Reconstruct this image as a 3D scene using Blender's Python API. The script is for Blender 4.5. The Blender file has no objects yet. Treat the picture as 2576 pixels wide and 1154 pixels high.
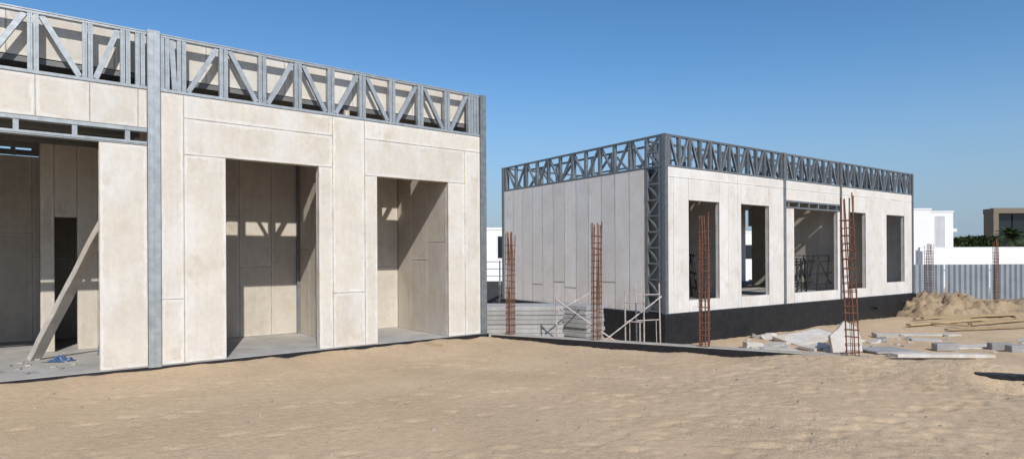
import bpy,bmesh,math,random
from mathutils import Vector,Matrix,noise,Euler
random.seed(7)
rad=math.radians
S=bpy.context.scene; C=S.collection
F=1540.0; CAMH=1.55; HZ=645.0; ROLL=rad(.3)

# ---------------------------------------------------------------- helpers
def spot(px,py,z):
    xc=(px-1288)/F; yc=(HZ-py)/F
    d=Vector((xc*math.cos(ROLL)+yc*math.sin(ROLL),1,-xc*math.sin(ROLL)+yc*math.cos(ROLL)))
    return d*((z-CAMH)/d.z)+Vector((0,0,CAMH))
def atdepth(px,py,Y):
    xc=(px-1288)/F; yc=(HZ-py)/F
    d=Vector((xc*math.cos(ROLL)+yc*math.sin(ROLL),1,-xc*math.sin(ROLL)+yc*math.cos(ROLL)))
    return d*Y+Vector((0,0,CAMH))

class MB:
    def __init__(s): s.v=[]; s.f=[]
    def add(s,vs,fs):
        n=len(s.v); s.v+=[tuple(v) for v in vs]; s.f+=[tuple(i+n for i in f) for f in fs]; return s
    BF=[(0,3,2,1),(4,5,6,7),(0,1,5,4),(1,2,6,5),(2,3,7,6),(3,0,4,7)]
    def box(s,x0,x1,y0,y1,z0,z1):
        return s.add([(x0,y0,z0),(x1,y0,z0),(x1,y1,z0),(x0,y1,z0),(x0,y0,z1),(x1,y0,z1),(x1,y1,z1),(x0,y1,z1)],s.BF)
    def bar(s,p,q,w,h,up=(0,0,1)):
        p=Vector(p);q=Vector(q);d=(q-p).normalized();u=Vector(up)
        a=d.cross(u)
        if a.length<1e-4: a=d.cross(Vector((1,0,0)))
        a.normalize();b=a.cross(d).normalized()
        a=a*w/2;b=b*h/2
        return s.add([p-a-b,p+a-b,p+a+b,p-a+b,q-a-b,q+a-b,q+a+b,q-a+b],s.BF)
    def path(s,pts,r,n=6,cap=True):
        pts=[Vector(p) for p in pts];m=len(pts);rr=r if isinstance(r,(list,tuple)) else [r]*m
        vs=[];fs=[]
        for i,p in enumerate(pts):
            d=(pts[min(i+1,m-1)]-pts[max(i-1,0)]).normalized()
            a=d.cross(Vector((0,0,1)))
            if a.length<1e-3: a=Vector((1,0,0))
            a.normalize();b=a.cross(d).normalized()
            for k in range(n):
                t=2*math.pi*k/n; vs.append(p+a*math.cos(t)*rr[i]+b*math.sin(t)*rr[i])
        for i in range(m-1):
            for k in range(n):
                k2=(k+1)%n; fs.append((i*n+k,i*n+k2,(i+1)*n+k2,(i+1)*n+k))
        if cap: fs.append(tuple(range(n))); fs.append(tuple(range((m-1)*n,m*n)))
        return s.add(vs,fs)
    def prism(s,poly,z0,z1):
        n=len(poly)
        vs=[(x,y,z0) for x,y in poly]+[(x,y,z1) for x,y in poly]
        return s.add(vs,[tuple(range(n))[::-1],tuple(range(n,2*n))]+[(i,(i+1)%n,n+(i+1)%n,n+i) for i in range(n)])
    def build(s,name,mat,parent=None,bevel=0,seg=1,smooth=False,recalc=True):
        me=bpy.data.meshes.new(name); me.from_pydata(s.v,[],s.f)
        bm=bmesh.new(); bm.from_mesh(me)
        if recalc: bmesh.ops.recalc_face_normals(bm,faces=bm.faces)
        if bevel: bmesh.ops.bevel(bm,geom=list(bm.edges),offset=bevel,segments=seg,affect='EDGES')
        bm.to_mesh(me); bm.free()
        if smooth:
            for p in me.polygons: p.use_smooth=True
        me.materials.append(mat)
        o=bpy.data.objects.new(name,me); C.objects.link(o)
        if parent: o.parent=parent
        return o
def tag(o,label=None,cat=None,group=None,kind=None):
    if label: o['label']=label
    if cat: o['category']=cat
    if group: o['group']=group
    if kind: o['kind']=kind
    return o
def empty(name,loc,rz=0,label=None,cat=None,group=None,rot=None):
    o=bpy.data.objects.new(name,None); C.objects.link(o); o.location=loc
    o.rotation_euler=rot if rot else (0,0,rz)
    o.empty_display_size=.2
    return tag(o,label,cat,group)

# ---------------------------------------------------------------- materials
def mat(name,col,rough=.85,metal=0,var=.12,scale=3,stretch=(1,1,1),bump=.15,bscale=40,rnd=0,tint=None,streak=0,spec=.3,patch=None,band=None,bw=.055):
    m=bpy.data.materials.new(name); m.use_nodes=True; nt=m.node_tree; N=nt.nodes; L=nt.links
    b=N['Principled BSDF']; b.inputs['Roughness'].default_value=rough; b.inputs['Metallic'].default_value=metal
    b.inputs['Specular IOR Level'].default_value=spec
    tc=N.new('ShaderNodeTexCoord'); mp=N.new('ShaderNodeMapping'); mp.inputs['Scale'].default_value=stretch
    L.new(tc.outputs['Object'],mp.inputs[0])
    n1=N.new('ShaderNodeTexNoise'); n1.inputs['Scale'].default_value=scale; n1.inputs['Detail'].default_value=6; n1.inputs['Roughness'].default_value=.65
    L.new(mp.outputs[0],n1.inputs['Vector'])
    cr=N.new('ShaderNodeValToRGB'); cr.color_ramp.elements[0].position=.3; cr.color_ramp.elements[1].position=.7
    dk=tint if tint else tuple(c*(1-2*var) for c in col)
    cr.color_ramp.elements[0].color=(*dk,1); cr.color_ramp.elements[1].color=(*[min(1,c*(1+var*.6)) for c in col],1)
    L.new(n1.outputs['Fac'],cr.inputs[0]); out=cr.outputs[0]
    def scl(a,fac):
        v=N.new('ShaderNodeVectorMath'); v.operation='SCALE'; L.new(a,v.inputs[0]); L.new(fac,v.inputs['Scale']); return v.outputs[0]
    def mrange(f,a,b_,c,d):
        mr=N.new('ShaderNodeMapRange'); mr.inputs['From Min'].default_value=a; mr.inputs['From Max'].default_value=b_
        mr.inputs['To Min'].default_value=c; mr.inputs['To Max'].default_value=d; L.new(f,mr.inputs[0]); return mr.outputs[0]
    def nz(st,sc,det=7,ro=.7,off=0):
        m2=N.new('ShaderNodeMapping'); m2.inputs['Scale'].default_value=st; m2.inputs['Location'].default_value=(off,off,off); L.new(tc.outputs['Object'],m2.inputs[0])
        n2=N.new('ShaderNodeTexNoise'); n2.inputs['Scale'].default_value=sc; n2.inputs['Detail'].default_value=det; n2.inputs['Roughness'].default_value=ro
        L.new(m2.outputs[0],n2.inputs['Vector']); return n2.outputs['Fac']
    def blend(a,f,c):
        mx=N.new('ShaderNodeMixRGB'); mx.inputs[2].default_value=(*c,1); L.new(f,mx.inputs[0]); L.new(a,mx.inputs[1]); return mx.outputs[0]
    def math_(op,a,b2):
        t=N.new('ShaderNodeMath'); t.operation=op
        for i,q in enumerate((a,b2)):
            if isinstance(q,(int,float)): t.inputs[i].default_value=q
            else: L.new(q,t.inputs[i])
        return t.outputs[0]
    if patch:
        out=blend(out,mrange(nz((1.2,1.2,.6),1.1,6,.65),.50,.62,0,.8),patch)
        out=blend(out,mrange(nz((3,3,3),3.5,6,.7),.58,.66,0,.6),patch)
        dk2=tuple(c*k for c,k in zip(col,(.84,.80,.74)))
        out=blend(out,mrange(nz((1.5,1.5,1.2),1.3,8,.7,5),.54,.68,0,.85),dk2)
    if band:
        ds=[]
        for nm in ('edge_a','edge_b'):
            uv=N.new('ShaderNodeUVMap'); uv.uv_map=nm; sp=N.new('ShaderNodeSeparateXYZ'); L.new(uv.outputs[0],sp.inputs[0])
            ds.append(math_('MINIMUM',sp.outputs[0],sp.outputs[1]))
        d=math_('MINIMUM',ds[0],ds[1])
        wob=math_('MULTIPLY',math_('SUBTRACT',nz((1,1,1),5,6,.7,3),.5),.16)
        f=mrange(math_('ADD',d,wob),bw*.55,bw,.85,0)
        fd=math_('MULTIPLY',f,mrange(nz((1,1,1),1.7,5,.6,11),.36,.56,0,1))
        out=blend(out,fd,band)
        g2=mrange(math_('ADD',d,math_('MULTIPLY',wob,.25)),.004,.024,.45,0)
        g2=math_('MULTIPLY',g2,mrange(nz((1,1,1),3.1,6,.7,7),.40,.60,.05,1))
        out=blend(out,g2,tuple(c*k for c,k in zip(col,(.60,.54,.45))))
    if streak:
        out=scl(out,mrange(nz((9,9,.7),1.6),.3,.62,1-streak*.6,1))
        out=scl(out,mrange(nz((2.2,2.2,11),1.1,8,.75),.28,.36,1-streak*2.2,1))
        out=scl(out,mrange(nz((7,7,2.5),1.3,8,.78),.29,.36,1-streak*1.8,1))
        out=scl(out,mrange(nz((1,1,1),14,6,.75),.3,.55,1-streak*.8,1))
    if rnd:
        oi=N.new('ShaderNodeObjectInfo'); out=scl(out,mrange(oi.outputs['Random'],0,1,1-rnd,1))
    L.new(out,b.inputs['Base Color'])
    if bump:
        n4=N.new('ShaderNodeTexNoise'); n4.inputs['Scale'].default_value=bscale; n4.inputs['Detail'].default_value=5
        L.new(tc.outputs['Object'],n4.inputs['Vector'])
        bp=N.new('ShaderNodeBump'); bp.inputs['Strength'].default_value=bump; bp.inputs['Distance'].default_value=.02
        L.new(n4.outputs['Fac'],bp.inputs['Height']); L.new(bp.outputs[0],b.inputs['Normal'])
    return m
M={}
M['panelL']=mat('cement_panel_cream',(.70,.645,.56),.92,var=.06,scale=1.6,rnd=.07,streak=.11,bump=.14,bscale=45,patch=(.73,.705,.66),band=(.77,.745,.70))
M['panelR']=mat('cement_panel_pale',(.73,.685,.63),.92,var=.05,scale=1.6,rnd=.06,streak=.10,bump=.14,bscale=45,patch=(.77,.75,.715),band=(.80,.78,.745))
M['panelSideLit']=mat('cement_panel_strip_lit',(.91,.845,.77),.92,var=.05,scale=1.6,rnd=.12,streak=.11,bump=.14,bscale=45,patch=(.93,.89,.84),band=(.80,.74,.67))  # side wall panels; colour brightened to make up for weaker sun on that face
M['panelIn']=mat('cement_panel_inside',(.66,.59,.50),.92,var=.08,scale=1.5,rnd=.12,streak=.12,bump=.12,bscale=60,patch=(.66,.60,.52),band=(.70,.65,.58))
M['joint']=mat('joint_mortar',(.45,.40,.335),.95,var=.25,scale=5,bump=.2)
M['jointS']=mat('joint_mortar_dark',(.36,.31,.26),.95,var=.2,scale=6,bump=.2)
M['steel']=mat('galvanised_steel',(.46,.49,.50),.45,metal=.45,var=.14,scale=9,bump=.05,bscale=30,rnd=.12,spec=.5)
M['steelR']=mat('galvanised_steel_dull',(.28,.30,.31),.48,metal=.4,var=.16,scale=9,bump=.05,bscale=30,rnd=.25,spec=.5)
M['deck']=mat('roof_deck_steel',(.20,.20,.20),.6,metal=.3,var=.1)
M['black']=mat('bitumen_coat',(.016,.016,.018),.5,var=.3,scale=5,bump=.6,bscale=10,spec=.4)
M['slab']=mat('floor_concrete',(.46,.44,.41),.9,var=.14,scale=2,bump=.2)
M['beamtop']=mat('beam_concrete',(.46,.42,.36),.9,var=.15,scale=4,bump=.4)
M['rust']=mat('rusty_rebar',(.22,.10,.06),.85,var=.25,scale=14,bump=.3,bscale=80)
M['board']=mat('stacked_board',(.45,.44,.42),.9,var=.12,scale=5,rnd=.18,bump=.2)
M['white']=mat('white_render',(.80,.80,.80),.8,var=.03,scale=1,bump=.05)
M['debris']=mat('broken_panel',(.64,.60,.54),.9,var=.12,scale=4,rnd=.2,bump=.4,bscale=25,patch=(.55,.47,.37))
M['block']=mat('grey_block',(.38,.37,.355),.95,var=.12,scale=6,rnd=.15,bump=.5,bscale=60)
M['wood']=mat('raw_timber',(.52,.38,.21),.8,var=.18,scale=3,stretch=(1,12,12),rnd=.25,bump=.2)
M['fence']=mat('corrugated_steel',(.36,.395,.43),.5,metal=.3,var=.1,scale=1.2,rnd=.15,bump=.03)
M['darkfence']=mat('dark_mesh',(.05,.055,.06),.7,var=.1)
M['pole']=mat('scaffold_paint',(.52,.49,.47),.55,metal=.2,var=.25,scale=10,tint=(.34,.26,.22),bump=.1)
M['blackst']=mat('black_steel',(.025,.025,.027),.5,var=.2)
M['foam']=mat('yellow_foam',(.78,.69,.34),.9,var=.15,scale=20,bump=.6,bscale=60)
M['blue']=mat('blue_plastic',(.06,.12,.24),.4,var=.2,scale=8,bump=.2,spec=.5)
M['pvc']=mat('grey_pvc',(.40,.39,.37),.5,var=.05)
M['beige']=mat('beige_render',(.20,.165,.125),.8,var=.05)
M['glass']=mat('dark_glass',(.015,.02,.025),.1,var=.02,bump=0,spec=.6)
M['leaf']=mat('foliage',(.065,.10,.035),.7,var=.35,scale=2,bump=0)
M['trunk']=mat('palm_bark',(.16,.115,.07),.9,var=.25,scale=8,bump=.5)
M['stone']=mat('pebble',(.40,.33,.25),.9,var=.25,scale=5,bump=.2)

def sand_mat(name,col,tint,bs,dist=.04):
    m=bpy.data.materials.new(name); m.use_nodes=True; nt=m.node_tree; N=nt.nodes; L=nt.links
    b=N['Principled BSDF']; b.inputs['Roughness'].default_value=.95; b.inputs['Specular IOR Level'].default_value=.1
    tc=N.new('ShaderNodeTexCoord')
    def ns(sc,det=6,ro=.6,d=0):
        n=N.new('ShaderNodeTexNoise'); n.inputs['Scale'].default_value=sc; n.inputs['Detail'].default_value=det; n.inputs['Roughness'].default_value=ro
        n.inputs['Distortion'].default_value=d
        L.new(tc.outputs['Object'],n.inputs['Vector']); return n.outputs['Fac']
    cr=N.new('ShaderNodeValToRGB'); e=cr.color_ramp.elements; e[0].position=.33; e[1].position=.66; e[0].color=(*tint,1); e[1].color=(*col,1)
    L.new(ns(.5,5,.6),cr.inputs[0])
    def mr(f,a,b_,c,d):
        r=N.new('ShaderNodeMapRange'); r.inputs['From Min'].default_value=a; r.inputs['From Max'].default_value=b_; r.inputs['To Min'].default_value=c; r.inputs['To Max'].default_value=d; L.new(f,r.inputs[0]); return r.outputs[0]
    def scl(a,f):
        v=N.new('ShaderNodeVectorMath'); v.operation='SCALE'; L.new(a,v.inputs[0]); L.new(f,v.inputs['Scale']); return v.outputs[0]
    o=scl(cr.outputs[0],mr(ns(12,9,.78),.3,.7,.84,1.08)); o=scl(o,mr(ns(2.2,7,.7),.3,.6,.92,1.03)); o=scl(o,mr(ns(60,4,.7),.3,.6,.90,1.03))
    L.new(o,b.inputs['Base Color'])
    def add(a,bb,k):
        t=N.new('ShaderNodeMath'); t.operation='MULTIPLY_ADD'; L.new(bb,t.inputs[0]); t.inputs[1].default_value=k; L.new(a,t.inputs[2]); return t.outputs[0]
    h=ns(15,6,.68,.2)
    h=add(h,mr(ns(9,5,.65,.3),.32,.42,0,1),.20)
    h=add(h,ns(38,4,.7,.2),.55); h=add(h,ns(100,3,.6),.25)
    bp=N.new('ShaderNodeBump'); bp.inputs['Distance'].default_value=dist
    L.new(mr(ns(.55,3,.5),.38,.62,bs*.55,bs),bp.inputs['Strength'])
    L.new(h,bp.inputs['Height']); L.new(bp.outputs[0],b.inputs['Normal'])
    return m
M['sand']=sand_mat('sand',(.65,.485,.315),(.58,.425,.268),.85,.034)
M['pile']=sand_mat('heap_sand',(.53,.395,.25),(.42,.31,.195),1,.08)

# ---------------------------------------------------------------- frames of the two buildings
AL=rad(38); OL=Vector((-.488,12.52,0))
AR=rad(35); OR=Vector((4.05,16.24,0))
def toL(x,y):
    dx,dy=x-OL.x,y-OL.y; return dx*math.cos(AL)+dy*math.sin(AL), -dx*math.sin(AL)+dy*math.cos(AL)
B0=Vector((-.477,12.26,0)); BD=Vector((.886,-.463,0)).normalized(); BN=Vector((.463,.886,0)).normalized()
def beampt(t,n=0,z=0): return B0+BD*t+BN*n+Vector((0,0,z))

# ---------------------------------------------------------------- ground
def sm(a,b,x):
    t=max(0,min(1,(x-a)/(b-a))); return t*t*(3-2*t)
NV=lambda a,b,c: noise.noise(Vector((a,b,c)))
prints=[]
rs=random.Random(3)
for (x0,y0,x1,y1,n) in [(2,5.2,8,8.6,26),(7.5,5.0,3.2,9.2,22),(1.0,6.3,9,5.6,26),(3,8.6,9.5,6.6,26),(-1,9.6,4.6,7.4,20),(-5.5,6.0,1,8.0,22),(4.5,9.0,9,8.0,18),(-3,5,3,5.6,18),(5,5.2,9,7.5,18),(-5,7.2,0,10.5,20),(-3,5.6,5,8.6,24)]:
    for i in range(n):
        t=i/n; a=math.atan2(y1-y0,x1-x0)
        s=.10 if i%2 else -.10
        prints.append((x0+(x1-x0)*t-math.sin(a)*s+rs.uniform(-.06,.06),y0+(y1-y0)*t+math.cos(a)*s+rs.uniform(-.06,.06),a+rs.uniform(-.3,.3),rs.uniform(.35,.7)))
for _ in range(520): prints.append((rs.uniform(1.0,9.5),rs.uniform(4.8,9.8),rs.uniform(0,6.28),rs.uniform(.2,.65)))
for _ in range(240): prints.append((rs.uniform(-6,1.5),rs.uniform(4.8,11.5),rs.uniform(0,6.28),rs.uniform(.12,.4)))
cells={}
for p in prints:
    for i in (-1,0,1):
        for j in (-1,0,1): cells.setdefault((int(p[0]//.4)+i,int(p[1]//.4)+j),[]).append(p)
def foot(x,y):
    z=0
    for (px,py,a,k) in cells.get((int(x//.4),int(y//.4)),()):
        dx,dy=x-px,y-py; u=(dx*math.cos(a)+dy*math.sin(a))/(.08+.08*k); v=(-dx*math.sin(a)+dy*math.cos(a))/(.035+.045*k)
        r=u*u+v*v
        if r<6: z+=k*(-.022*math.exp(-r*r*.9)+.006*math.exp(-(math.sqrt(r)-1.35)**2*8))
    return z
def ground_z(x,y):
    p=Vector((x,y,0))
    t=(p-B0).dot(BD); sd=(p-B0).dot(BN)
    u,yl=toL(x,y)
    zf=-.13+.05*NV(x*.35,y*.35,3.1)
    near=max(0,1-abs(yl)/1.3) if -12<u<.3 and yl<.2 else 0
    zf+=near*(.075+.055*NV(u*1.1,2,7)+.03*NV(u*3.1,4,7))
    nb=math.exp(-(sd/.7)**2)
    if t>-.2: zf+=nb*(.03+.03*NV(t*1.4,8,2)+.11*sm(4.6,6.2,t)-.03*sm(7.5,9,t))
    if t>7.0: zf+=.06*math.exp(-((t-8.0)/.7)**2)*math.exp(-(sd/.6)**2)
    if t>7.4: zf-=.13*sm(7.65,8.1,t)*math.exp(-((sd+.85)/.33)**2)
    far=math.hypot(x,y)
    zp=-.85-.2*sm(24,36,y)
    if far<60: zp+=.05*NV(x*.6,y*.6,9)
    k=sm(6.4,7.2,t)
    w0=.02*(1-k)-.05*k; w1=.22*(1-k)+1.5*k
    z=zf+(zp-zf)*sm(w0,w1,sd)
    if -12<u<.1 and yl>0: z=z+(min(z,-.35)-z)*sm(.02,.15,yl)*sm(.1,-.1,u)
    if far<30:
        rg=.22+.4*sm(-1.5,3.5,x)+.6*math.exp(-((sd+.7)/.8)**2)*sm(4,6.5,t)
        z+=.006*rg*NV(x*2.6,y*2.6,1)+.008*rg*NV(x*6.5,y*6.5,5)+.010*rg*NV(x*11,y*11,6)
        if far<14 and sd<.1: z+=foot(x,y)
        elif sd>=.1: z+=.03*NV(x*4,y*4,2)*sm(.1,.6,sd)
    return z
def rng(a,b,s): 
    n=int(round((b-a)/s)); return [a+(b-a)*i/n for i in range(n)]
xs=[-700,-300,-120,-60,-30,-18,-13]+rng(-10,-5,.08)+rng(-5,9.5,.036)+rng(9.5,14,.1)+rng(14,30,.4)+[30,34,40,50,70,120,300,700]
ys=[-60,-20,-6,0,2]+rng(3.8,10,.033)+rng(10,14,.08)+rng(14,27,.22)+[27,30,33,37,42,50,70,110,200,500,1200]
vs=[(x,y,ground_z(x,y)) for y in ys for x in xs]; nx=len(xs)
fs=[(j*nx+i,j*nx+i+1,(j+1)*nx+i+1,(j+1)*nx+i) for j in range(len(ys)-1) for i in range(nx-1)]
g=MB().add(vs,fs).build('ground',M['sand'],smooth=True,recalc=False)
tag(g,'pale tan building site sand with footprints and ripples','ground',kind='structure')

# ---------------------------------------------------------------- building kit
def jointed(q,name,m,p,jm,ax,a0,a1,z0,z1):
    o=q.build(name,m,p); me=o.data; me.materials.append(M[jm])
    for f in list(me.polygons)[6:]: f.material_index=1
    ea=me.uv_layers.new(name='edge_a'); eb=me.uv_layers.new(name='edge_b')
    for lp in me.loops:
        co=me.vertices[lp.vertex_index].co
        ea.data[lp.index].uv=(co[ax]-a0,a1-co[ax]); eb.data[lp.index].uv=(co.z-z0,z1-co.z)
    return o
def panel_u(p,y0,y1,u0,u1,z0,z1,m,name='wall_panel',g=.005,jm='joint'):
    return jointed(MB().box(u0+g,u1-g,y0,y1,z0+g,z1-g).box(u0,u1,y0+.006,y0+.020,z0,z1).box(u0,u1,y1-.020,y1-.006,z0,z1),name,m,p,jm,0,u0,u1,z0,z1)
def panel_y(p,x0,x1,a0,a1,z0,z1,m,name='wall_panel',g=.005,jm='joint'):
    return jointed(MB().box(x0,x1,a0+g,a1-g,z0+g,z1-g).box(x0+.006,x0+.020,a0,a1,z0,z1).box(x1-.020,x1-.006,a0,a1,z0,z1),name,m,p,jm,1,a0,a1,z0,z1)
def strips(a0,a1,z0,z1,w,lo=.3,hi=.8,pr=1):
    n=max(1,round((a1-a0)/w)); out=[]
    for i in range(n):
        b0=a0+(a1-a0)*i/n; b1=a0+(a1-a0)*(i+1)/n
        if random.random()<pr:
            zj=z0+(z1-z0)*random.uniform(lo,hi)
            out+=[(b0,b1,z0,zj),(b0,b1,zj,z1)]
        else: out.append((b0,b1,z0,z1))
    return out
def truss(parent,axis,a0,a1,posts,off,z0,z1,first,m,dp=.09,pw=.062):
    def bx(mb,p0,p1,b0,b1,q0,q1):
        if axis=='u': mb.box(p0,p1,off+b0,off+b1,q0,q1)
        else: mb.box(off+b0,off+b1,p0,p1,q0,q1)
    def P(a,b,z): return (a,off+b,z) if axis=='u' else (off+b,a,z)
    root=bpy.data.objects.new('roof_truss',None); C.objects.link(root); root.parent=parent
    ch=MB(); bx(ch,a0,a1,-.004,dp+.004,z0,z0+.05); bx(ch,a0,a1,-.012,-.0045,z0+.008,z0+.018)
    ch.build('chord',m,root)
    ch=MB(); bx(ch,a0,a1,-.004,dp+.004,z1-.05,z1); bx(ch,a0,a1,-.012,-.0045,z1-.018,z1-.008); ch.build('chord',m,root)
    for a in posts:
        q=MB(); bx(q,a-pw-.005,a-.005,0,dp,z0+.051,z1-.051); bx(q,a+.005,a+pw+.005,0,dp,z0+.051,z1-.051)
        bx(q,a-pw*.55,a-pw*.45,-.006,-.0005,z0+.055,z1-.055); bx(q,a+pw*.45,a+pw*.55,-.006,-.0005,z0+.055,z1-.055)
        q.build('post',m,root)
    d=first
    for a,b in zip(posts[:-1],posts[1:]):
        if b-a<.2: continue
        s0=a+pw+.035; s1=b-pw-.035
        p,q=(P(s0,dp/2,z1-.06),P(s1,dp/2,z0+.06)) if d>0 else (P(s0,dp/2,z0+.06),P(s1,dp/2,z1-.06))
        up=(0,1,0) if axis=='u' else (1,0,0)
        MB().bar(p,q,pw*1.25,dp*.75,up).build('brace',m,root)
        d=-d
    return root
def column(parent,x0,x1,y0,y1,z0,z1,m):
    q=MB().box(x0,x1,y0,y1,z0,z1)
    w=(x1-x0)
    for f in (.06,.46,.94): q.box(x0+w*f-.004,x0+w*f+.004,y0-.008,y0-.0005,z0+.02,z1-.02)
    return q.build('column',m,parent)

# ---------------------------------------------------------------- left building
L=empty('unfinished_building',OL,AL,'large cream panel building with steel truss parapet filling the left of the photo','building')
PT=3.97; TT=4.82
for r in [(-5.86,-5.56,0,.95),(-5.86,-5.56,.95,PT),(-5.56,-3.275,3.63,PT),(-5.56,-3.275,3.09,3.63),(-5.56,-4.98,0,3.09),
          (-3.52,-3.275,0,3.09),(-3.275,-2.69,0,.94),(-3.275,-2.69,.94,PT),(-2.69,-.195,3.65,PT),(-2.69,-.564,3.0,3.65),
          (-2.69,-2.45,0,3.0),(-.954,-.564,0,3.0),(-.564,-.195,0,3.65),(-6.61,-6.03,0,3.17),
          (-6.14,-6.03,3.42,PT),(-6.71,-6.14,3.42,PT),(-7.30,-6.71,3.42,PT),(-7.9,-7.30,3.42,PT),(-8.5,-7.9,3.42,PT),(-9.1,-8.5,3.42,PT),(-9.9,-9.1,3.42,PT),
          (-10.6,-9.9,0,PT),(-11.4,-10.6,0,PT)]:
    panel_u(L,0,.14,*r,M['panelL'])
column(L,-6.025,-5.865,-.03,.12,-.02,TT+.02,M['steel'])
column(L,-.19,-.05,-.02,.12,-.02,TT,M['steelR'])
truss(L,'u',-5.86,-.195,[-5.80,-5.58,-5.0,-4.425,-3.854,-3.29,-2.715,-2.133,-1.545,-.954,-.40,-.27],.01,PT+.004,TT,1,M['steel'],pw=.055)
truss(L,'u',-11.4,-6.03,[-11.3,-10.8,-10.25,-9.68,-9.09,-8.5,-7.91,-7.32,-6.73,-6.29,-6.11],.01,PT+.004,TT,-1,M['steel'],pw=.055)
lt=MB().box(-9.9,-6.035,-.01,.12,3.172,3.225).box(-9.9,-6.035,-.01,.12,3.365,3.415)
lt.box(-9.9,-6.035,-.02,-.0105,3.19,3.2)
lint=lt.build('lintel_frame',M['steel'],L)
for a in (-9.4,-8.8,-8.2,-7.5,-6.88,-6.27): MB().box(a-.03,a+.03,0,.11,3.226,3.364).build('post',M['steel'],lint)
pe=[-11.4,-10,-8.8,-7.6,-6.4,-5.2,-4,-2.8,-1.6,-.15]
for a,b in zip(pe[:-1],pe[1:]): panel_u(L,.24,.32,a,b,4.25,4.86,M['panelL'],'parapet_panel')
MB().box(-5.9,-.1,.24,6.0,4.17,4.24).box(-11.4,-5.9,.24,4.0,4.17,4.24).build('roof',M['deck'],L)  # deck over the left bay extended, unseen, to keep sun from the ceiling hole
ce=MB().box(-11.3,-8.5,.2,4.6,3.5,3.56).box(-8.5,-5.95,.2,3.35,3.5,3.56).box(-7.35,-5.95,3.35,4.6,3.5,3.56)
ce.box(-8.5,-7.35,4.25,4.6,3.5,3.56)
for a in (-8.3,-7.95,-7.6): ce.box(a-.03,a+.03,3.35,4.25,3.45,3.52)
for yy in (.9,1.6,2.3,3.0): ce.box(-11.3,-5.95,yy-.03,yy+.03,3.42,3.499)
ce.build('ceiling',M['deck'],L)
MB().box(-11.45,.0,-.02,6.02,-.6,-.012).build('foundation',M['black'],L,bevel=.01)
MB().box(-11.4,-.1,-.012,6.0,-.010,-.0005).build('floor',M['slab'],L)
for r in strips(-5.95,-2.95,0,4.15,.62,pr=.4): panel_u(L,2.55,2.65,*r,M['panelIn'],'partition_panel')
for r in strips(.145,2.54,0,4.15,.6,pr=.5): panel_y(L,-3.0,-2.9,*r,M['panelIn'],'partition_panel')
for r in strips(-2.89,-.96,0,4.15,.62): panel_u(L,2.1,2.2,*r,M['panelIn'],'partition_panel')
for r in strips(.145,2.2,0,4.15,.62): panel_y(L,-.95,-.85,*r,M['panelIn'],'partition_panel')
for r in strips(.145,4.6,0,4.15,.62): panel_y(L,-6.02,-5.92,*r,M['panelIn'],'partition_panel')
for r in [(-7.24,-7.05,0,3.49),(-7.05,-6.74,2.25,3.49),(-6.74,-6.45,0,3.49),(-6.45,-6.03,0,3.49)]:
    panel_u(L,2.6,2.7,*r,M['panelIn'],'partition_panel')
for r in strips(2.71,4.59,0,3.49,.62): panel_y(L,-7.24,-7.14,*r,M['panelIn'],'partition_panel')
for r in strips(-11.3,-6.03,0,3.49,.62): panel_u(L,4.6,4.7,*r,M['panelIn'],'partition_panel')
for r in strips(.145,6,0,PT,.62): panel_y(L,-.14,-.02,*r,M['panelL'])
for r in strips(.145,6,0,PT,.62): panel_y(L,-11.4,-11.28,*r,M['panelL'])
for r in strips(-11.27,-.15,0,3.5,.62): panel_u(L,5.88,6,*r,M['panelL'])
MB().box(-3.06,-3.005,2.46,2.52,0,4.0).build('stud',M['steelR'],L)
MB().box(-7.95,-7.88,4.5,4.58,0,3.4).build('stud',M['steelR'],L)
def foam(u,z0,z1,w,pr=.8):
    q=MB(); z=z0
    while z<z1:
        h=random.uniform(.02,.06); ww=w*random.uniform(.5,1.3); du=random.uniform(-.006,.006)
        if random.random()<pr: q.box(u+du-ww/2,u+du+ww/2,-.005,.004,z,z+h)
        z+=h+.012
    return q.build('foam_bead',M['foam'],L,bevel=.002)
foam(-3.275,2.75,3.9,.014,.75); foam(-.564,2.45,3.4,.016,.5); foam(-.56,3.0,3.12,.045)
# ---------------------------------------------------------------- right building
R=empty('unfinished_building',OR,AR,'smaller pale panel building on a black plinth right of centre','building')
PR=3.93; TR=4.80; ST=.33; OT=3.07
fr=[(.125,2.75,3.66,PR),(2.75,3.2,3.66,PR),(3.2,5.6,3.66,PR),(5.72,9.1,3.66,PR),(9.2,11.6,3.66,PR),(11.6,14.75,3.66,PR),
 (.125,.36,0,3.66),(.36,.985,0,3.66),(.985,2.33,OT,3.66),(.985,2.33,0,ST),(2.33,2.75,0,3.66),(2.75,3.2,0,3.66),(3.2,3.37,0,3.66),
 (3.37,4.8,OT,3.66),(3.37,4.8,0,ST),(4.8,5.6,0,3.66),(5.72,6.2,0,3.05),(5.72,9.1,3.3,3.66),(6.2,8.93,0,ST),(8.93,9.1,0,3.05),
 (9.2,9.7,0,3.66),(9.7,10.95,OT,3.66),(9.7,10.95,0,ST),(10.95,11.6,0,3.66),(11.6,12.58,0,3.66),(12.58,14.1,OT,3.66),(12.58,14.1,0,ST+.15),(14.1,14.75,0,3.66)]
for r in fr: panel_u(R,0,.14,*r,M['panelR'],g=.006)
for r in strips(.72,7.55,0,PR,.57,.12,.2,.15): panel_y(R,0,.14,*r,M['panelSideLit'],g=.014,jm='jointS')
for r in strips(.14,14.7,0,PR,.62): panel_u(R,7.53,7.67,*r,M['panelR'])
for r in strips(.15,5.6,0,PR,.62)+[(5.6,7.4,0,ST),(5.6,7.4,3.0,PR)]: panel_y(R,14.73,14.87,*r,M['panelR'])
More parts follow.
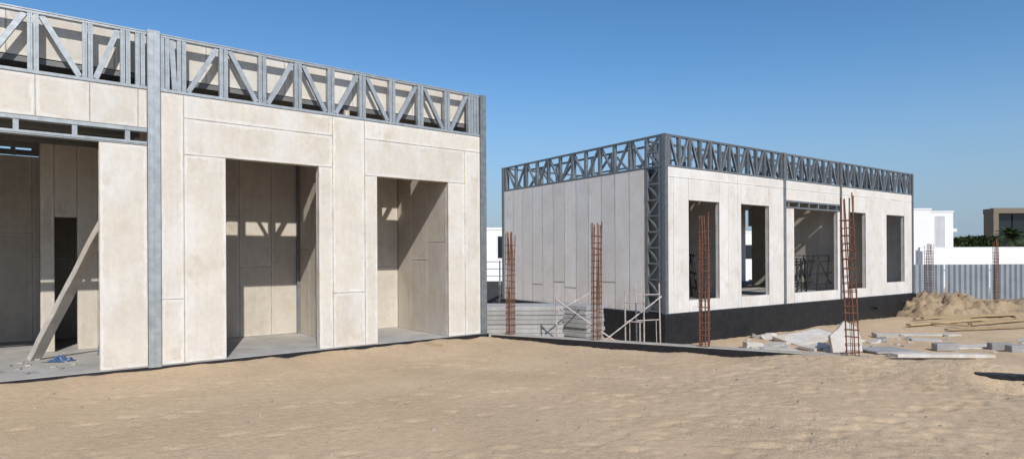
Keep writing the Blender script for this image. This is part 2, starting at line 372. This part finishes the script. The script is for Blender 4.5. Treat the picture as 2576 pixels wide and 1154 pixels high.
column(R,0,.12,-.02,.1,-.002,TR,M['steelR']); column(R,5.605,5.715,-.02,.1,0,TR,M['steelR'])
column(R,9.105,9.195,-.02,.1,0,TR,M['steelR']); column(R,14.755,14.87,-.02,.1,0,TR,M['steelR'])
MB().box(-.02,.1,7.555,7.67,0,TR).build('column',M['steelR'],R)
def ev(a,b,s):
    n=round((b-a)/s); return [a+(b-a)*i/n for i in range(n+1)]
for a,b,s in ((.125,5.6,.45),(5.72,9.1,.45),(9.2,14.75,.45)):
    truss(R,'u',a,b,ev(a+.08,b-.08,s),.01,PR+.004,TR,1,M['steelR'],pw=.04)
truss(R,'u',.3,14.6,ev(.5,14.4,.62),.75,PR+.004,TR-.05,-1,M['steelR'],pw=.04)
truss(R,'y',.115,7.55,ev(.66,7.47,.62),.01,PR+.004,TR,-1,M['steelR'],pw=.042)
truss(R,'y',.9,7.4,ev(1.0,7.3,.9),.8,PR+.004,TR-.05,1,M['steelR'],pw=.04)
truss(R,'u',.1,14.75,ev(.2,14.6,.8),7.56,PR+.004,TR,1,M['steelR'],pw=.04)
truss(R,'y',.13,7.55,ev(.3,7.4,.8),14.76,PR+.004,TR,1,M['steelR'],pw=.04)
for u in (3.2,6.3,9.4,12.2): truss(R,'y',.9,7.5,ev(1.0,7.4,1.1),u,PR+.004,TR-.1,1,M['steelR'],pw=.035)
lc=bpy.data.objects.new('lattice_column',None); C.objects.link(lc); lc.parent=R
for a in (.17,.66): MB().box(.016,.094,a-.05,a-.004,0,PR).box(.016,.094,a+.004,a+.05,0,PR).build('chord',M['steelR'],lc)
MB().box(.016,.094,.12,.216,PR+.056,TR-.052).build('chord',M['steelR'],lc)
for i in range(11):
    z=.05+.43*i
    p,q=((.055,.225,z+.03),(.055,.605,z+.40)) if i%2 else ((.055,.605,z+.03),(.055,.225,z+.40))
    MB().bar(p,q,.05,.06,(1,0,0)).build('brace',M['steelR'],lc)
    MB().box(.02,.09,.222,.608,z-.02,z+.02).build('tie',M['steelR'],lc)
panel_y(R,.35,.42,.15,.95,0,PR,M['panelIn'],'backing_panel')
lt=MB().box(5.73,9.09,-.01,.12,3.055,3.1).box(5.73,9.09,-.01,.12,3.25,3.295); lint=lt.build('lintel_frame',M['steelR'],R)
for a in (5.9,6.5,7.1,7.7,8.3,8.9): MB().box(a-.03,a+.03,0,.11,3.101,3.249).build('post',M['steelR'],lint)
MB().box(.15,14.7,.55,7.5,3.80,3.9).build('roof',M['deck'],R)
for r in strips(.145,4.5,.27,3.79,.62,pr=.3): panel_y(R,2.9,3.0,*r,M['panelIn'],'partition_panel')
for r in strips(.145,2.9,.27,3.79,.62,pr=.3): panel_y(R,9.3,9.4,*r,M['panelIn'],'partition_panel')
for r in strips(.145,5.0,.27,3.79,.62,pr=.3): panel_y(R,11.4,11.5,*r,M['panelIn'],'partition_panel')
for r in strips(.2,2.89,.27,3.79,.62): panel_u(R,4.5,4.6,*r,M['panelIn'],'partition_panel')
MB().box(.15,14.72,.15,7.5,.0,.27).build('floor',M['slab'],R)
MB().box(-.06,14.95,-.07,7.74,-1.3,-.004).build('plinth',M['black'],R,bevel=.015)
MB().path([(11.4,-.02,-.42),(11.4,-.22,-.42)],.05,10).path([(11.4,-.2,-.42),(11.4,-.24,-.42)],.065,10).build('pipe_stub',M['blackst'],R)

# ---------------------------------------------------------------- ground beam and rebar cages
def obeam(t0,t1,n0,n1,z0,z1,name,m,parent=None):
    p=[beampt(t0,n0),beampt(t1,n0),beampt(t1,n1),beampt(t0,n1)]
    return MB().prism([(a.x,a.y) for a in p],z0,z1).build(name,m,parent,bevel=.012)
gb=empty('ground_beam',beampt(0,.12,-.3),0,'long black sided ground beam with rebar cages running from the left building','ground beam')
def child(o,par): o.parent=par; o.matrix_parent_inverse=par.matrix_basis.inverted(); return o
bpy.context.view_layer.update()
child(obeam(.05,6.6,0,.26,-.7,-.012,'beam_side',M['black']),gb)
child(obeam(.05,6.58,.012,.248,-.013,.003,'beam_top',M['beamtop']),gb)
g2=empty('ground_beam',beampt(9,.12,-.3),0,'short black beam edge sticking out of the sand at the lower right','ground beam')
bpy.context.view_layer.update()
child(obeam(7.78,13,-.55,-.36,-.7,-.03,'beam_side',M['black']),g2)
def rebar(loc,rz,lean,H,w,label,group='rusty rebar cages on the ground beam',sp=(.10,.14)):
    r=empty('rebar_cage',loc,0,label,'rebar',group,rot=Euler((lean[0],lean[1],rz)))
    pts=[(-w/2,-w/2),(-w/6,-w/2),(w/6,-w/2),(w/2,-w/2),(-w/2,w/2),(0,w/2),(w/2,w/2),(-w/2,0),(w/2,0)]
    for x,y in pts:
        h=H*random.uniform(.97,1.02); j=lambda s:random.uniform(-s,s)
        MB().path([(x,y,-.35),(x+j(.006),y+j(.006),h*.4),(x+j(.01),y+j(.01),h*.75),(x+j(.02),y+j(.02),h)],.0095,6).build('bar',M['rust'],r)
    z=.06
    while z<H*.9:
        e=w/2+.012; t=random.uniform(-.02,.02)
        MB().path([(-e,-e,z+t),(e,-e,z),(e,e,z-t),(-e,e,z),(-e,-e,z+t)],.0068,5).build('tie',M['rust'],r)
        z+=random.uniform(*sp)
    return r
bz=math.atan2(BD.y,BD.x)
rebar(beampt(.43,.13,0),bz,(0,0),2.03,.125,'rusty rebar cage in front of the stacked boards, nearest the left building')
rebar(beampt(2.22,.13,0),bz,(.0,.012),2.15,.135,'rusty rebar cage between the board stack and the scaffold frames, by the grooved side wall')
rebar(beampt(4.17,.13,0),bz,(0,0),2.25,.14,'rusty rebar cage in front of the first window of the right building')
rebar(beampt(6.38,.13,0),bz,(.01,-.035),2.45,.165,'tallest nearest rusty rebar cage beside the upright broken slab')
a=atdepth(2337,640,26); rebar((a.x,26,-.9),.3,(0,0),2.9,.22,'distant rebar cage behind the sand heap beside the right building',None)
a=atdepth(2505,640,24); rebar((a.x,24,-.9),.3,(0,0),3.0,.13,'distant thin rebar cage in front of the grey fence at the far right',None)

# ---------------------------------------------------------------- stacked boards and scaffold
ordn=['topmost','second','third','fourth','fifth','sixth','seventh','eighth','ninth','tenth','eleventh']
def stack(cx,cy,rz,Ln,W,T,n,zb,where,grp):
    for k in range(n):
        o=MB().box(-Ln/2,Ln/2,-W/2,W/2,0,T).build('wall_board',M['board'],None,bevel=.010,seg=2)
        o.location=(cx+random.uniform(-.03,.03),cy+random.uniform(-.02,.02),zb+k*(T+.002)); o.rotation_euler=(0,0,rz+random.uniform(-.006,.006))
        i=n-1-k
        tag(o,'grey wall board, %s%s in the %s'%(ordn[i],'' if i==0 else ' from the top',where),'board',grp)
stack(.10,14.95,.0,2.2,1.0,.105,11,-.80,'wide stack behind the rebar nearest the left building','boards in the wide stack')
stack(1.52,15.3,rad(-42),1.35,.75,.105,11,-.82,'angled stack left of the scaffold frames','boards in the angled stack')
def scaf(loc,rz,w,h,label,lean=0):
    r=empty('scaffold',loc,0,label,'scaffold','pale scaffold frames at the corner of the right building',rot=Euler((lean,0,rz)))
    for x in (-w/2,w/2): MB().path([(x,0,0),(x,0,h)],.017,8).build('upright',M['pole'],r)
    for z in (.3,.95,h-.25): MB().path([(-w/2+.02,0,z),(w/2-.02,0,z)],.013,8).build('rail',M['pole'],r)
    MB().path([(-w/2+.1,0,.32),(-w/2+.1,0,.93)],.010,6).path([(w/2-.1,0,.32),(w/2-.1,0,.93)],.010,6).build('stay',M['pole'],r)
    return r
scaf((2.72,13.6,-.86),rad(-25),.42,1.62,'narrow pale scaffold frame left of its pair at the building corner',.02)
scaf((3.10,13.9,-.86),rad(20),.62,1.78,'wider pale scaffold frame touching the steel corner of the right building',-.03)
def rod(px,py,pz,qx,qy,qz,label):
    q=MB().path([(px,py,pz),(qx,qy,qz)],.015,8)
    for t in (.03,.5,.97):
        c=Vector((px,py,pz)).lerp(Vector((qx,qy,qz)),t); d=(Vector((qx,qy,qz))-Vector((px,py,pz))).normalized()*.03
        q.path([c-d,c+d],.021,8)
    return tag(q.build('scaffold_pole',M['pole']),label,'pole')
a=atdepth(1398,752,13.6);b=atdepth(1568,872,13.3); rod(*a,*b,'pale scaffold pole sloping down from the stacks to the right')
a=atdepth(1402,782,13.7);b=atdepth(1482,738,14.2); rod(*a,*b,'short pale pole resting on the angled board stack')
a=atdepth(1500,872,13.2);b=atdepth(1664,745,13.9); rod(*a,*b,'pale scaffold pole rising towards the corner of the right building')
a=atdepth(1398,748,13.6);b=atdepth(1402,880,13.5); rod(*a,*b,'upright pale pole at the seam between the two board stacks')

# ---------------------------------------------------------------- rubble between beam and right building
def slab(name,poly,t,loc,rot,m,label,cat,group=None,bev=.008):
    o=MB().prism(poly,0,t).build(name,m,None,bevel=bev); o.location=loc; o.rotation_euler=Euler([rad(v) for v in rot]); return tag(o,label,cat,group)
def gz(px,py,z=-.84): p=spot(px,py,z); return Vector((p.x,p.y,ground_z(p.x,p.y)))
DB='rubble of broken wall panels'
def rect(w,d,j=.0): return [(-w/2+random.uniform(-j,j),-d/2+random.uniform(-j,j)),(-w*.1,-d/2+random.uniform(-j,j)*.6),(w/2+random.uniform(-j,j),-d/2),(w/2+random.uniform(-j,j)*.5,d*.1),(w/2,d/2+random.uniform(-j,j)),(0,d/2+random.uniform(-j,j)*1.5),(-w/2,d/2)]
up=Vector((0,0,1))
slab('panel_chunk',rect(.4,.3,.05),.18,gz(1893,874),(0,4,12),M['debris'],'small white panel chunk at the left end of the rubble','rubble',DB)
slab('broken_panel',rect(1.6,.9,.12),.09,gz(2030,858)+up*.10,(9,-6,20),M['debris'],'large white broken panel tilted against the rubble by the black plinth','rubble',DB)
slab('broken_panel',rect(1.0,.7,.12),.09,gz(1945,876),(1,2,-8),M['debris'],'flat white broken panel lying left of the tilted one','rubble',DB)
slab('broken_panel',rect(.8,.5,.1),.08,gz(2055,878)+up*.02,(3,-3,30),M['debris'],'flat broken panel piece just left of the upright slab','rubble',DB)
slab('broken_panel',[(-.46,0),(.36,0),(.43,.30),(.38,.62),(.10,.78),(-.14,.58),(-.42,.42)],.09,gz(2132,889),(68,0,12),M['debris'],'upright jagged white slab standing behind the nearest rebar','rubble',DB)
slab('broken_panel',rect(1.1,.8,.1),.05,gz(2225,882),(1,1,15),M['block'],'flat grey sheet right of the upright slab','rubble',DB)
slab('broken_panel',rect(.6,.45,.08),.1,gz(2228,849),(2,3,-10),M['debris'],'small flat piece near the black plinth, behind the grey sheet','rubble',DB)
slab('broken_panel',rect(2.4,.22,.03),.08,gz(2372,903)+up*.05,(0,1.5,4),M['debris'],'long narrow white panel strip lying along the sand bank','rubble',DB)
slab('broken_panel',rect(.7,.35,.06),.05,gz(2330,858),(2,0,-20),M['debris'],'pale piece lying just left behind the single grey block','rubble',DB)
slab('broken_panel',rect(1.6,.5,.06),.04,gz(2455,872),(1,0,8),M['debris'],'thin pale sheet lying between the grey blocks','rubble',DB)
slab('broken_panel',rect(1.9,.25,.03),.05,gz(2330,842),(1,0,-4),M['debris'],'long flat pale board lying behind the grey blocks','rubble',DB)
def chunk(px,py,s,th,tl,lab,grp):
    slab('panel_chunk',[(s*random.uniform(.7,1.2)*math.cos(k*1.05),s*random.uniform(.5,1.1)*math.sin(k*1.05)) for k in range(6)],th,gz(px,py)-up*.015,(random.uniform(-tl,tl),random.uniform(-tl,tl),random.uniform(0,360)),random.choice([M['debris'],M['debris'],M['block']]),lab,'rubble',grp,bev=.006)
for i in range(22): s=random.uniform(.14,.27); chunk(random.uniform(1890,2300),random.uniform(842,886),s,s*random.uniform(.3,.6),22,'broken pale panel lump in the jumble in front of the black plinth','pale lumps in front of the black plinth')
for i in range(70): s=random.uniform(.04,.13); chunk(random.uniform(1880,2576),random.uniform(838,896),s,s*random.uniform(.25,.5),12,'small loose chunk of broken panel among the rubble','small loose chunks among the rubble')
def cblock(px,py,rz,w,label,z=0):
    o=MB().box(-w/2,w/2,-.1,.1,0,.18).build('concrete_block',M['block'],None,bevel=.01)
    o.location=gz(px,py)+up*z; o.rotation_euler=(0,0,rad(rz)); return tag(o,label,'block','grey concrete blocks in the rubble')
cblock(2378,880,6,.6,'grey concrete block standing alone left of the other blocks')
cblock(2515,878,-4,.5,'grey concrete block second from the right edge')
cblock(2560,884,10,.55,'grey concrete block nearest the right edge')
def plank(px0,py0,px1,py1,w,t,z,label):
    a=gz(px0,py0)+up*(z+t/2);b=gz(px1,py1)+up*(z+t/2)
    o=MB().bar(a,b,w,t).build('timber_plank',M['wood'],None,bevel=.006); return tag(o,label,'plank','timber planks on the sand')
plank(2285,823,2480,806,.16,.07,.05,'lowest raw timber plank starting beside the black plinth')
plank(2320,812,2570,800,.14,.07,.14,'long raw timber plank lying across the others by the heap')
plank(2330,818,2440,826,.12,.06,.06,'short raw timber plank angled towards the camera')
plank(2440,822,2640,803,.15,.07,.07,'raw timber plank running out of the right edge')
plank(2300,806,2420,798,.12,.06,.06,'raw timber plank at the foot of the sand heap')
plank(2380,832,2600,826,.15,.05,.04,'pale timber plank nearest the camera, right of the short angled one')
def heap(cx,cy,rx,ry,h,label,seed):
    n=72; q=[];f=[]
    for j in range(n+1):
        for i in range(n+1):
            u=-1+2*i/n; v=-1+2*j/n; r=math.hypot(u,v)
            k=max(0,1-r)
            z=h*min(1,1.6*k)**.9*(.85+.45*NV(u*2.3+seed,v*2.3,1))+.32*h*NV(u*4+seed,v*4,4)*min(1,k*3)
            z+=.24*h*NV(u*9,v*9,seed)*min(1,k*4)+.17*h*NV(u*20,v*20,seed)*min(1,k*4)
            x=cx+u*rx; y=cy+v*ry
            q.append((x,y,ground_z(x,y)+max(z,-.02)-(.06 if r>=.97 else 0)))
    for j in range(n):
        for i in range(n): f.append((j*(n+1)+i,j*(n+1)+i+1,(j+1)*(n+1)+i+1,(j+1)*(n+1)+i))
    return tag(MB().add(q,f).build('sand_heap',M['pile'],smooth=True,recalc=False),label,'sand heap')
a=atdepth(2380,700,24.2); heap(a.x,24.4,2.4,2.2,.86,'tall loose sand heap beside the end of the black plinth',1.3)
a=atdepth(2500,700,25); heap(a.x+.3,25.2,3.4,2.2,.50,'lower broader sand heap to the right of the tall one',5.2)

# ---------------------------------------------------------------- things inside the left building
def Lw(u,y,z): return Matrix.Translation(OL)@Matrix.Rotation(AL,4,'Z')@Vector((u,y,z))
p=Lw(-7.33,1.75,.02);q=Lw(-6.50,.36,2.10)
bd=MB(); nseg=14
ax=(q-p).normalized(); sdv=ax.cross(Lw(-1,-.6,0)-Lw(0,0,0)).normalized(); nrm=sdv.cross(ax).normalized(); rows=[]
for i in range(nseg+1):
    c=p.lerp(q,i/nseg); w=.045*(1+.14*NV(i*.9,1,3)); t=.085*(1+.12*NV(i*.7,5,2)); c=c+nrm*.014*NV(i*.5,9,1)
    rows+=[c-sdv*w-nrm*t,c+sdv*w-nrm*t,c+sdv*w+nrm*t,c-sdv*w+nrm*t]
fc=[(0,1,2,3),tuple(range(nseg*4,nseg*4+4))]+[(i*4+k,i*4+(k+1)%4,(i+1)*4+(k+1)%4,(i+1)*4+k) for i in range(nseg) for k in range(4)]
tag(bd.add(rows,fc).build('wall_board',M['debris'],None,bevel=.008),'dusty wall board leaning against the inside of the left bay','board')
p=Lw(-8.05,3.4,0)
pp=empty('floor_pipe',p,0,'short grey pipe stub standing on the floor of the left bay','pipe')
MB().path([(0,0,0),(0,0,.34)],.055,12).build('pipe',M['pvc'],pp); MB().path([(0,0,.3),(0,0,.37)],.07,12).path([(0,0,0),(0,0,.03)],.1,12).build('collar',M['pvc'],pp)
def crumple(loc,rx,ry,h,label,m):
    q=[];f=[];n=22
    for j in range(n+1):
        for i in range(n+1):
            u=-1+2*i/n;v=-1+2*j/n;r=math.hypot(u,v)
            e=1+.35*NV(u*1.5,v*1.5,2)
            z=.004+h*max(0,1-r*.9)*(.5+abs(NV(u*4,v*4,8))*1.8)
            q.append((loc[0]+u*rx*e,loc[1]+v*ry*e,loc[2]+z))
    for j in range(n):
        for i in range(n): f.append((j*(n+1)+i,j*(n+1)+i+1,(j+1)*(n+1)+i+1,(j+1)*(n+1)+i))
    return tag(MB().add(q,f).build('plastic_sheet',m,recalc=False),label,'plastic sheet')
a=spot(153,908,0); crumple((a.x,a.y,0),.17,.11,.09,'crumpled blue plastic sheet on the floor beside the leaning board',M['blue'])
a=spot(242,893,0); crumple((a.x+.02,a.y+.12,0),.06,.06,.42,'bunched blue plastic sheet half hidden behind the cream jamb',M['blue'])
for i in range(20):
    p=Lw(random.uniform(-7.9,-6.7),random.uniform(.3,1.9),.0); s=random.uniform(.02,.07)
    slab('floor_chunk',[(s*random.uniform(.7,1.2)*math.cos(k*1.05),s*random.uniform(.6,1.1)*math.sin(k*1.05)) for k in range(6)],s*.4,p,(0,0,random.uniform(0,360)),random.choice([M['debris'],M['block']]),'small chip of debris on the floor of the left bay','rubble','small chips on the floor of the left bay',bev=.003)
def Rw(u,y,z): return Matrix.Translation(OR)@Matrix.Rotation(AR,4,'Z')@Vector((u,y,z))
def rack(u,y,rz,sx,sz,label,n=4):
    rk=empty('steel_rack',Rw(u,y,.27),AR+rz,label,'rack')
    for i in range(n):
        x=(-.75+1.5*i/(n-1))*sx
        MB().path([(x-.15,-.4,0),(x+.1,-.3,1.05*sz),(x+.1,.3,1.05*sz),(x-.15,.4,0)],.025,6).build('frame',M['blackst'],rk)
    for yy,z in ((-.35,.5),(-.32,.85),(.32,.85),(-.38,.2),(.38,.2)): MB().path([(-.95*sx,yy,z*sz),(.95*sx,yy,z*sz+.06)],.025,6).build('rail',M['blackst'],rk)
    MB().path([(-.9*sx,-.36,.22*sz),(.1*sx,-.33,.9*sz)],.02,6).path([(.9*sx,-.36,.22*sz),(.1*sx,-.33,.9*sz)],.02,6).build('brace',M['blackst'],rk)
rack(7.3,.85,.2,.8,1.1,'black steel rack of frames inside the wide opening of the right building')
rack(8.45,.75,-.15,.7,1.2,'taller black steel rack right of the other one inside the wide opening',3)
rack(2.2,1.3,.9,.6,1.5,'dark steel frames standing inside the first window of the right building',5)

# ---------------------------------------------------------------- fence and background
def corr(x0,x1,y,z0,z1,parent,m):
    n=int((x1-x0)/.075); vs=[];fs=[]
    for i in range(n+1):
        x=x0+(x1-x0)*i/n; d=[0,0,.09,.09][i%4]
        vs+=[(x,y+d,z0),(x,y+d,z1)]
    for i in range(n): fs.append((2*i,2*i+2,2*i+3,2*i+1))
    return MB().add(vs,fs).build('sheet',m,parent,recalc=False)
FY=35
fe=empty('site_fence',(29,FY,-1.1),0,'grey corrugated steel site fence at the far right below the white wall','fence')
x=-9.5
while x<14:
    w=2.6
    corr(x+.03,x+w-.03,random.uniform(-.03,.03),0,2.08+random.uniform(-.03,.03),fe,M['fence'])
    MB().box(x-.05,x+.05,.13,.2,0,2.0).build('post',M['fence'],fe)
    x+=w
for z in (.3,1.7): MB().box(-9.5,14,.13,.17,z,z+.06).build('rail',M['fence'],fe)
df=empty('site_fence',(-1.2,30,-1.0),0,'dark mesh fence seen in the gap between the two buildings','fence')
for i in range(6):
    MB().path([(-3+i*1.2,0,0),(-3+i*1.2,0,2.35)],.03,6).build('post',M['darkfence'],df)
for i in range(5):
    MB().box(-2.96+i*1.2,-1.84+i*1.2,0,.02,.1,1.35).build('mesh_panel',M['darkfence'],df)
for z in (1.6,1.95,2.3): MB().path([(-3,0,z),(3,0,z)],.025,6).build('rail',M['fence'],df)
gw=empty('garden_wall',(42,48,-1.2),0,'long white garden wall rising above the grey fence','wall')
MB().box(-10,3,0,.25,0,3.25).box(-10,-3.4,-.3,0,0,3.02).build('wall',M['white'],gw); MB().box(-10,30,.3,.55,0,3.08).build('wall',M['white'],gw)
MB().box(-10,3.02,-.02,.27,3.252,3.3).build('coping',M['white'],gw)
hx=atdepth(2350,600,58).x
h=empty('white_house',(hx,58,-1.2),0,'white flat roofed house above the fence right of the panel building','house')
MB().box(-3.2,-.3,0,8,0,6.95).build('wall',M['white'],h); MB().box(-.3,2.1,.4,8,0,6.75).build('wall',M['white'],h)
MB().box(-3.25,-.25,-.05,8,6.95,7.1).build('parapet',M['white'],h); MB().box(-.25,2.15,.35,8,6.75,6.88).build('parapet',M['white'],h)
MB().box(2.1,2.6,.6,4,4.9,5.2).build('balcony',M['white'],h)
q=MB()
for i in range(9): q.box(.35+i*.11,.40+i*.11,.33,.398,3.2,6.4)
q.build('screen',M['white'],h)
dx=atdepth(2500,600,70).x
v=empty('dark_villa',(dx,70,-1.2),0,'dark glazed villa with brown roof edge at the right edge','house')
MB().box(0,16,0,.5,7.4,8.0).build('roof',M['beige'],v); MB().box(0,16,.51,1.6,7.4,7.95).box(0,.6,.02,1.5,0,7.39).build('wall',M['beige'],v)
MB().box(.6,16,1.0,1.1,0,7.39).build('window',M['glass'],v)
q=MB()
for i in range(1,7): q.box(.7+i*2.2,.78+i*2.2,.9,.99,0,7.3)
q.build('window_frame',M['blackst'],v)
h2=empty('white_house',(-3.4,56,-1.2),0,'white house seen in the gap left of the grooved side wall','house')
MB().box(-6,4.4,0,9,0,5.2).build('wall',M['white'],h2); MB().box(-6.05,4.45,-.05,9,5.2,5.4).build('parapet',M['white'],h2)
w=MB().box(2.1,3.4,-.03,.02,2.6,4.6).build('window',M['glass'],h2); MB().box(2.0,2.1,-.05,.02,2.5,4.7).box(3.4,3.5,-.05,.02,2.5,4.7).box(2.1,3.4,-.05,.02,4.6,4.7).box(2.1,3.4,-.05,.02,2.5,2.6).build('frame',M['white'],w)
h3=empty('white_house',(25,62,-1.2),0,'white house glimpsed through the second window of the right building','house')
MB().box(-5,5,0,9,0,5.0).build('wall',M['white'],h3); MB().box(-5.05,5.05,-.05,9,5.0,5.2).build('parapet',M['white'],h3)
MB().box(-2,-.5,-.03,.02,2.4,3.8).build('window',M['glass'],h3)
lp=empty('street_lamp',(-2.0,66,-1.2),0,'thin street lamp above the roof of the gap house','street lamp')
MB().path([(0,0,0),(0,0,6.6)],[.09,.05],8).build('pole',M['pole'],lp); MB().path([(0,0,6.5),(-.2,0,6.7),(-.7,0,6.75)],.03,6).build('arm',M['pole'],lp); MB().box(-1.1,-.65,-.1,.1,6.7,6.8).build('lamp_head',M['pole'],lp,bevel=.02)
def leaves(n,fn,sz):
    vs=[];fs=[]
    for _ in range(n):
        c=Vector(fn()); a=Vector((random.gauss(0,1),random.gauss(0,1),random.gauss(0,1))).normalized(); b=a.cross(Vector((random.random(),random.random(),1))).normalized()
        s=sz*random.uniform(.5,1.3); k=len(vs); vs+=[c-a*s,c+b*s*.4,c+a*s,c-b*s*.4]; fs.append((k,k+1,k+2,k+3))
    return MB().add(vs,fs)
hxx=atdepth(2455,600,60).x
hd=empty('hedge',(hxx,60,-1.2),0,'low dark green hedge between the white house and the dark villa','hedge')
def fh():
    x=random.uniform(-2.6,2.0); top=4.4+.5*NV(x*1.2,0,3)+.35*NV(x*3,0,1)
    return (x,random.uniform(-.6,.6),top-abs(random.gauss(0,.8)))
leaves(2400,fh,.2).build('foliage',M['leaf'],hd,recalc=False)
q=MB()
for i in range(8): q.path([(-2.4+i*.6,0,0),(-2.4+i*.6+random.uniform(-.1,.1),0,3.6)],[.05,.02],5)
q.build('stem',M['trunk'],hd)
def palm(px,Y,H,label,sc=1):
    x=atdepth(px,600,Y).x
    r=empty('palm_tree',(x,Y,-1.2),random.random()*3,label,'palm tree')
    MB().path([(0,0,0),(.05,0,H*.5),(0,.05,H)],[.24,.2,.22],9).build('trunk',M['trunk'],r)
    q=MB()
    for k in range(38):
        az=k*2.399; el=random.uniform(-.45,1.25); Ln=sc*random.uniform(1.5,2.0); pts=[]
        for i in range(8):
            s=i/7; d=Ln*s; zz=H+math.sin(el)*d-.55*Ln*s*s*(.6+.4*math.cos(el)); rr=math.cos(el)*d
            pts.append(Vector((rr*math.cos(az),rr*math.sin(az),zz)))
        q.path(pts,[.025-.003*i for i in range(8)],4)
        for i in range(1,8):
            for h_ in (0,.33,.66):
                c=pts[i-1].lerp(pts[i],h_+.15); d=(pts[i]-pts[i-1]).normalized(); sd=d.cross(Vector((0,0,1))).normalized()
                for s in (-1,1):
                    e=c+sd*s*.34*sc+d*.22*sc-Vector((0,0,.09)); w=d*.045
                    q.add([c-w,c+w,e],[(0,1,2)])
    q.build('crown',M['leaf'],r,recalc=False)
palm(2545,56,4.3,'bushy palm in front of the dark villa at the right edge')
palm(2605,58,4.0,'palm just right of the bushy one at the edge of the photo',.9)
palm(2428,62,4.0,'small palm at the right end of the white house',.6)
palm(2490,61,3.9,'small palm rising from the hedge left of the bushy palm',.7)

q=MB()
for _ in range(420):
    x=random.uniform(-6,9); y=random.uniform(4.8,11.8)
    if toL(x,y)[1]>-.1 or (Vector((x,y,0))-B0).dot(BN)>-.1: continue
    r=random.choice([.005,.006,.008,.01,.012,.015,.02,.028]); z=ground_z(x,y)
    vs=[(x+r*math.cos(k*1.047)*random.uniform(.7,1.3),y+r*math.sin(k*1.047)*random.uniform(.7,1.3),z-.004) for k in range(6)]+[(x+r*.5*math.cos(k*1.047),y+r*.5*math.sin(k*1.047),z+r*random.uniform(.5,.9)) for k in range(6)]
    q.add(vs,[(k,(k+1)%6,6+(k+1)%6,6+k) for k in range(6)]+[tuple(range(6,12))])
tag(q.build('pebbles',M['stone']),'small pebbles and clods scattered over the open sand','pebbles',kind='stuff')
a=spot(1090,868,-.08); slab('timber_offcut',rect(.34,.09,.01),.03,Vector((a.x,a.y,ground_z(a.x,a.y)-.005)),(0,2,-12),M['wood'],'small timber offcut on the sand in front of the narrower left opening','plank')

# ---------------------------------------------------------------- light, sky, camera
sh=Vector((.315,-.949,0)).normalized(); EL=rad(38)
sd=Vector((sh.x*math.cos(EL),sh.y*math.cos(EL),math.sin(EL)))
li=bpy.data.lights.new('Sun','SUN'); li.energy=3.8; li.angle=rad(.5); li.color=(1,.96,.90)
lo=bpy.data.objects.new('Sun',li); C.objects.link(lo); lo.rotation_euler=(-sd).to_track_quat('-Z','Y').to_euler(); lo.location=(0,-5,20)
w=bpy.data.worlds.new('World'); S.world=w; w.use_nodes=True; nt=w.node_tree; N=nt.nodes; K=nt.links
bg=N['Background']; sk=N.new('ShaderNodeTexSky'); sk.sky_type='NISHITA'; sk.sun_disc=False
sk.sun_elevation=EL; sk.sun_rotation=math.atan2(sd.x,sd.y); sk.air_density=1.0; sk.dust_density=.4; sk.ozone_density=3.0; sk.altitude=0
hs=N.new('ShaderNodeHueSaturation'); hs.inputs['Saturation'].default_value=1.22; hs.inputs['Value'].default_value=1.08
K.new(sk.outputs[0],hs.inputs['Color'])
tc=N.new('ShaderNodeTexCoord'); sx=N.new('ShaderNodeSeparateXYZ'); K.new(tc.outputs['Generated'],sx.inputs[0])
mr=N.new('ShaderNodeMapRange'); mr.interpolation_type='SMOOTHSTEP'; mr.inputs['From Min'].default_value=-.02; mr.inputs['From Max'].default_value=.30; mr.inputs['To Min'].default_value=.9; mr.inputs['To Max'].default_value=0
K.new(sx.outputs['Z'],mr.inputs[0])
mx=N.new('ShaderNodeMixRGB'); mx.inputs[2].default_value=(2.1,3.0,4.2,1); K.new(mr.outputs[0],mx.inputs[0]); K.new(hs.outputs[0],mx.inputs[1])
K.new(mx.outputs[0],bg.inputs[0]); bg.inputs[1].default_value=.122
cam=bpy.data.cameras.new('Camera'); co=bpy.data.objects.new('Camera',cam); C.objects.link(co); S.camera=co
co.location=(0,0,CAMH); co.rotation_euler=(math.pi/2,ROLL,0); cam.sensor_width=36; cam.lens=F/2576*36; cam.shift_y=(HZ-577)/2576; cam.clip_end=3000; cam.clip_start=.05
S.view_settings.view_transform='Standard'; S.view_settings.look='None'; S.view_settings.exposure=0
